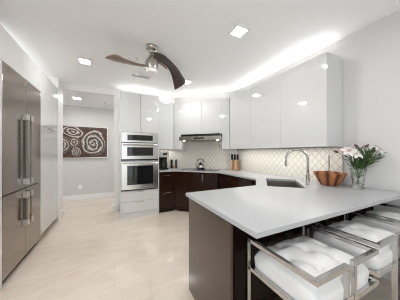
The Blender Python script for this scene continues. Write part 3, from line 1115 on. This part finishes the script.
flower('lily', -0.135, -0.03, 0.395, 'pale pink lily leaning far left over the bowl', 'petal', 0.078, (-0.3, -0.9, 0.1))
flower('lily', -0.080, -0.06, 0.370, 'white lily low on the left side of the vase', 'petal_white', 0.074, (-0.2, -1.0, 0.0))
flower('lily', -0.035, 0.04, 0.405, 'pale pink lily standing above the left half of the vase', 'petal', 0.065, (-0.2, -0.9, 0.1))
flower('lily', 0.125, -0.09, 0.405, 'pale pink lily leaning right towards the bare wall', 'petal', 0.070, (-0.1, -0.9, 0.2))
bud(-0.030, -0.03, 0.440, 'dark bud at the top left of the bouquet')
bud(0.045, -0.03, 0.440, 'dark bud at the top middle of the bouquet')
bud(0.225, 0.00, 0.385, 'dark bud at the far right tip of the bouquet')
bud(-0.195, 0.02, 0.385, 'dark bud at the far left tip of the bouquet')
sl = 'leafy green sprig fanning out of the crystal vase'
for lx, ly, h in ((-0.12, -0.04, 0.32), (-0.06, -0.06, 0.34), (-0.01, -0.07, 0.37), (0.03, -0.06, 0.38), (0.07, -0.05, 0.39), (0.10, -0.03, 0.38), (0.14, -0.06, 0.36),
                  (0.17, 0.02, 0.38), (0.20, -0.02, 0.35), (0.06, 0.05, 0.40), (0.0, 0.05, 0.38)):
    sprig(lx, ly, h, sl)


# ------------------------------------------------------------------ bar stools
def make_stool(label):
    t = thing('bar_stool', label, 'stool', (0, 0, 0), group='white stools at the peninsula')
    Wd, Ln = 0.53, 0.40           # outer width (x) and depth (y); y=0 is the rear (room side), y=Ln the worktop side
    za, zs, q = 0.780, 0.618, 0.022
    hw = Wd / 2 - q / 2
    for s in (-1, 1):
        b = BM()
        beam(b, (s * hw, -q / 2, za), (s * hw, Ln + q / 2, za), q, q)
        beam(b, (s * (hw - q / 2 - 0.0003), 0, za), (s * 0.021, 0, za), q, q)
        obj('armrest', b, 'chrome', t, local=True, bevel=0.0015)
        b = BM()
        beam(b, (s * hw, Ln, 0.0), (s * hw, Ln, za - q / 2 - 0.0005), q, q)
        obj('leg', b, 'chrome', t, local=True, bevel=0.0015)
        b = BM()
        beam(b, (s * 0.032, 0, 0.0), (s * 0.032, 0, za - q / 2 - 0.0005), q, q)
        obj('leg', b, 'chrome', t, local=True, bevel=0.0015)
        b = BM()
        beam(b, (s * hw, -q / 2, zs), (s * hw, Ln - q / 2 - 0.0005, zs), q, q)
        beam(b, (s * (hw - q / 2), 0, zs), (s * (0.032 + q / 2 + 0.0005), 0, zs), q, q)
        obj('seat_rail', b, 'chrome', t, local=True, bevel=0.0015)
    b = BM(); beam(b, (-hw + q / 2, Ln, 0.19), (hw - q / 2, Ln, 0.19), q, q)
    obj('footrest', b, 'chrome', t, local=True, bevel=0.0015)
    b = BM(); box(b, -hw + 0.012, hw - 0.012, 0.014, Ln - 0.012, zs - 0.010, zs + 0.002)
    obj('seat_board', b, 'black', t, local=True)
    # tufted cushion
    b = BM()
    nx, ny = 64, 52
    cw, cl = Wd - 0.046, Ln - 0.018
    tufts = [(-0.155, 0.20), (0.0, 0.20), (0.155, 0.20), (-0.08, 0.31), (0.08, 0.31), (-0.08, 0.09), (0.08, 0.09)]
    folds = [(tufts[i], tufts[j]) for i, j in ((0, 3), (3, 1), (1, 4), (4, 2), (0, 5), (5, 1), (1, 6), (6, 2))]
    folds += [(tufts[3], (-0.08, 0.40)), (tufts[4], (0.08, 0.40)), (tufts[5], (-0.08, 0.0)), (tufts[6], (0.08, 0.0)),
              (tufts[0], (-0.26, 0.20)), (tufts[2], (0.26, 0.20))]
    cy0 = 0.004
    z0, th = zs + 0.0035, 0.115

    def top(x, y):
        ex = abs(2 * x / cw)
        ey = abs(2 * (y - cy0 - cl / 2) / cl)
        e = max(0.0, 1 - ex ** 6) ** 0.5 * max(0.0, 1 - ey ** 6) ** 0.5
        h = th * (0.42 + 0.58 * e)
        dome = 0.030 * (1 - ex * ex) * (1 - ey * ey)
        d = 0.0
        for tx, ty in tufts:
            r2 = (x - tx) ** 2 + (y - ty) ** 2
            d += 0.020 * math.exp(-r2 / 0.0005) + 0.012 * math.exp(-r2 / 0.0028)
        for (ax, ay), (bx2, by2) in folds:
            ux, uy = bx2 - ax, by2 - ay
            L2 = ux * ux + uy * uy
            k = max(0.0, min(1.0, ((x - ax) * ux + (y - ay) * uy) / L2))
            q2 = (x - ax - k * ux) ** 2 + (y - ay - k * uy) ** 2
            d += 0.005 * math.exp(-q2 / 0.00020)
        d = min(d, 0.05)
        return h + dome - d * e
    gt = []
    for j in range(ny + 1):
        row = []
        for i in range(nx + 1):
            fu = math.sin((i / nx - 0.5) * PI) / 2
            fv = math.sin((j / ny - 0.5) * PI) / 2
            x, y = fu * cw, cy0 + cl / 2 + fv * cl
            # rounded plan corners
            k = 1 - 0.06 * (abs(2 * fu) ** 6) * (abs(2 * fv) ** 6)
            row.append((x * k, cy0 + cl / 2 + (y - cy0 - cl / 2) * k, x, y))
        gt.append(row)
    vt = [[b.verts.new((px_, py_, z0 + top(x, y))) for (px_, py_, x, y) in row] for row in gt]
    vb = [[b.verts.new((px_ * 0.985, cy0 + cl / 2 + (py_ - cy0 - cl / 2) * 0.985, z0)) for (px_, py_, x, y) in row] for row in gt]
    for j in range(ny):
        for i in range(nx):
            b.faces.new((vt[j][i], vt[j][i + 1], vt[j + 1][i + 1], vt[j + 1][i]))
            b.faces.new((vb[j][i], vb[j + 1][i], vb[j + 1][i + 1], vb[j][i + 1]))
    per = [(0, i) for i in range(nx)] + [(j, nx) for j in range(ny)] + [(ny, i) for i in range(nx, 0, -1)] + [(j, 0) for j in range(ny, 0, -1)]
    for (a, c), (d, e) in zip(per, per[1:] + per[:1]):
        b.faces.new((vt[a][c], vb[a][c], vb[d][e], vt[d][e]))
    bmesh.ops.recalc_face_normals(b, faces=b.faces)
    cu = obj('cushion', b, 'leather', t, local=True, smooth=True)
    for tx, ty in tufts:
        bb = BM(); lathe(bb, [(0.0, -0.004), (0.010, -0.002), (0.011, 0.002), (0.007, 0.006), (0.0, 0.0075)], 14, (tx, ty, z0 + top(tx, ty)))
        obj('button', bb, 'leather', cu, local=True, smooth=True)
    return t


st = make_stool('white tufted stool nearest the camera at the open end of the peninsula')
st.location = (0.98, 0.43, 0)
dup(st, (1.575, 0.45, 0), 'white tufted stool second from the open end, between two other stools')
dup(st, (2.175, 0.47, 0), 'white tufted stool farthest along the peninsula beside the right wall')

# ------------------------------------------------------------------ ceiling fan (two swept blades)
hx_, hy_ = 0.442, 2.377
t = thing('ceiling_fan', 'two bladed ceiling fan with swept dark wood blades and nickel body', 'ceiling fan', (hx_, hy_, CEIL - 0.4))
bm = BM(); lathe(bm, [(0.0, 2.699), (0.078, 2.699), (0.078, 2.672), (0.060, 2.650), (0.036, 2.640), (0.030, 2.622), (0.0, 2.622)], 32, (hx_, hy_, 0))
obj('canopy', bm, 'fan_nickel', t, smooth=True)
bm = BM(); lathe(bm, [(0.0, 2.602), (0.014, 2.602), (0.014, 2.626), (0.0, 2.626)], 16, (hx_, hy_, 0))
obj('rod', bm, 'fan_nickel', t, smooth=True)
bm = BM(); lathe(bm, [(0.0, 2.600), (0.026, 2.600), (0.034, 2.565), (0.048, 2.545), (0.066, 2.53), (0.078, 2.50), (0.083, 2.46), (0.083, 2.405), (0.080, 2.395), (0.0, 2.395)], 36, (hx_, hy_, 0))
obj('motor_housing', bm, 'fan_nickel', t, smooth=True)
bm = BM(); lathe(bm, [(0.074, 2.3945), (0.074, 2.362), (0.066, 2.350), (0.04, 2.344), (0.0, 2.342)], 36, (hx_, hy_, 0))
obj('light_lens', bm, 'frost', t, smooth=True)


def blade(upper, lower, mat_, th=0.010):
    """skin between two edge curves"""
    def sm(P, n):
        P = [Vector(p) for p in P]
        out = []
        m = len(P) - 1
        for i in range(n + 1):
            s = i / n * m
            k = min(int(s), m - 1)
            f = s - k
            p0, p1, p2, p3 = P[max(k - 1, 0)], P[k], P[k + 1], P[min(k + 2, m)]
            out.append(0.5 * ((2 * p1) + (p2 - p0) * f + (2 * p0 - 5 * p1 + 4 * p2 - p3) * f * f + (3 * p1 - p0 - 3 * p2 + p3) * f ** 3))
        return out
    b = BM()
    A, B = sm(upper, 28), sm(lower, 28)
    rows = []
    for p, q in zip(A, B):
        nrm = Vector((0, 0, 1))
        rows.append([b.verts.new(p.lerp(q, s) - nrm * 0.012 * math.sin(PI * s)) for s in (0, 0.25, 0.5, 0.75, 1)])
    for r0, r1 in zip(rows, rows[1:]):
        for i in range(4):
            b.faces.new((r0[i], r0[i + 1], r1[i + 1], r1[i]))
    o = obj('blade', b, mat_, t, smooth=True)
    solid(o, th)
    return o


blade([(0.462, 2.310, 2.606), (0.593, 2.358, 2.623), (0.747, 2.439, 2.589), (0.903, 2.563, 2.540), (1.064, 2.707, 2.458)],
      [(0.450, 2.305, 2.525), (0.569, 2.347, 2.527), (0.677, 2.451, 2.507), (0.780, 2.589, 2.461), (0.881, 2.741, 2.314)], 'blade_wood')
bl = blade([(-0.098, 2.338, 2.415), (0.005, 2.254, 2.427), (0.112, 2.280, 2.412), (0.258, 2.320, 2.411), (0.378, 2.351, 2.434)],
           [(-0.099, 2.361, 2.419), (-0.023, 2.457, 2.446), (0.120, 2.443, 2.434), (0.270, 2.426, 2.430), (0.385, 2.392, 2.430)], 'blade_lit', 0.008)
bl['label'] = 'left blade, light painted in as paler brown'
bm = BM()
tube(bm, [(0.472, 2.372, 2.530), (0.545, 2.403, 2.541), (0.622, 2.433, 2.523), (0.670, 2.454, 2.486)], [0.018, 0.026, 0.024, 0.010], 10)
ba = obj('blade_bracket', bm, 'blade_lit', t, smooth=True)

# ------------------------------------------------------------------ ceiling fittings


def make_downlight(label, loc, group):
    t = thing('recessed_light', label, 'ceiling light', loc, group=group)
    b = BM()
    for x0, x1, y0, y1 in ((-0.085, 0.085, 0.066, 0.085), (-0.085, 0.085, -0.085, -0.066), (-0.085, -0.066, -0.066, 0.066), (0.066, 0.085, -0.066, 0.066)):
        box(b, x0, x1, y0, y1, -0.012, -0.0005)
    obj('trim_ring', b, 'white_plastic', t, local=True)
    b = BM(); box(b, -0.0655, 0.0655, -0.0655, 0.0655, -0.009, -0.001)
    obj('lens', b, 'lamp_lens', t, local=True)
    return t


grp = 'recessed ceiling lights'
dl = make_downlight('square recessed ceiling light right of the fan, lit', (1.29, 1.63, CEIL), grp)
dup(dl, (-0.41, 3.19, CEIL), 'square recessed ceiling light before the hall opening, left of the fan')
dup(dl, (1.28, 3.25, CEIL), 'square recessed ceiling light beside the dark fan blade tip')
dup(dl, (-0.79, 4.94, HALL), 'square recessed light in the hall ceiling above the swirl picture')
dup(dl, (0.55, 4.94, HALL), 'added unseen square light in the hall ceiling behind the oven tower wall')  # extra fixture out of view, added to brighten the hall
dup(dl, (-0.41, 1.55, CEIL), 'square recessed ceiling light over the fridge front, outside the picture')
dup(dl, (1.29, -0.05, CEIL), 'square recessed ceiling light over the stools, outside the picture')
dup(dl, (-0.41, -0.05, CEIL), 'square recessed ceiling light behind the viewer, outside the picture')

t = thing('air_vent', 'small white slotted air vent in the ceiling left of the fan body', 'vent', (0.435, 3.37, CEIL))
b = BM()
for x0, x1, y0, y1 in ((-0.17, 0.17, 0.05, 0.065), (-0.17, 0.17, -0.065, -0.05), (-0.17, -0.155, -0.05, 0.05), (0.155, 0.17, -0.05, 0.05)):
    box(b, x0, x1, y0, y1, -0.014, -0.0005)
obj('frame', b, 'white_plastic', t, local=True)
b = BM()
for k in range(5):
    y = -0.04 + 0.02 * k
    m = Matrix.Translation((0, y, -0.007)) @ Matrix.Rotation(0.6, 4, 'X')
    box(b, -0.1545, 0.1545, -0.010, 0.010, -0.001, 0.001, m)
obj('louvre', b, 'white_plastic', t, local=True)

t = thing('fire_sprinkler', 'small metal fire sprinkler head on the ceiling above the left fan blade', 'sprinkler', (0.298, 2.736, CEIL))
b = BM(); lathe(b, [(0.0, -0.0005), (0.028, -0.0005), (0.026, -0.006), (0.0, -0.007)], 20)
obj('escutcheon', b, 'white_plastic', t, local=True, smooth=True)
b = BM(); lathe(b, [(0.0, -0.0072), (0.010, -0.0072), (0.008, -0.03), (0.006, -0.045), (0.018, -0.047), (0.018, -0.050), (0.0, -0.050)], 14)
obj('head', b, 'nickel', t, local=True)

t = thing('smoke_detector', 'small round white smoke detector on the hall ceiling', 'smoke detector', (-0.18, 5.10, HALL))
b = BM(); lathe(b, [(0.0, -0.0005), (0.062, -0.0005), (0.060, -0.02), (0.045, -0.032), (0.0, -0.034)], 28)
obj('housing', b, 'white_plastic', t, local=True, smooth=True)

# ------------------------------------------------------------------ hall picture and socket
pcx, pcz, pw, ph = -0.735, 1.585, 1.08, 0.83
t = thing('wall_picture', 'large picture of pale swirling roses on dark brown hanging in the hall', 'picture', (pcx, 5.79, pcz))
bm = BM(); box(bm, -pw / 2, pw / 2, -0.03, 0.008, -ph / 2, ph / 2)
obj('canvas', bm, 'picture', t, local=True)
bm = BM()
for x0, x1, z0, z1 in ((-pw / 2 - 0.014, pw / 2 + 0.014, ph / 2, ph / 2 + 0.014), (-pw / 2 - 0.014, pw / 2 + 0.014, -ph / 2 - 0.014, -ph / 2),
                       (-pw / 2 - 0.014, -pw / 2, -ph / 2, ph / 2), (pw / 2, pw / 2 + 0.014, -ph / 2, ph / 2)):
    box(bm, x0, x1, -0.038, 0.015, z0, z1)
obj('frame', bm, 'nickel', t, local=True)

t = thing('wall_outlet', 'white electrical outlet on the hall wall under the picture', 'outlet', (-0.855, 5.809, 0.35))
bm = BM(); box(bm, -0.036, 0.036, -0.006, -0.0005, -0.058, 0.058)
obj('cover_plate', bm, 'white_plastic', t, local=True, bevel=0.002)
for z in (-0.022, 0.022):
    b = BM(); box(b, -0.016, 0.016, -0.0085, -0.0062, z - 0.014, z + 0.014)
    obj('socket', b, 'trim', t, local=True, bevel=0.001)
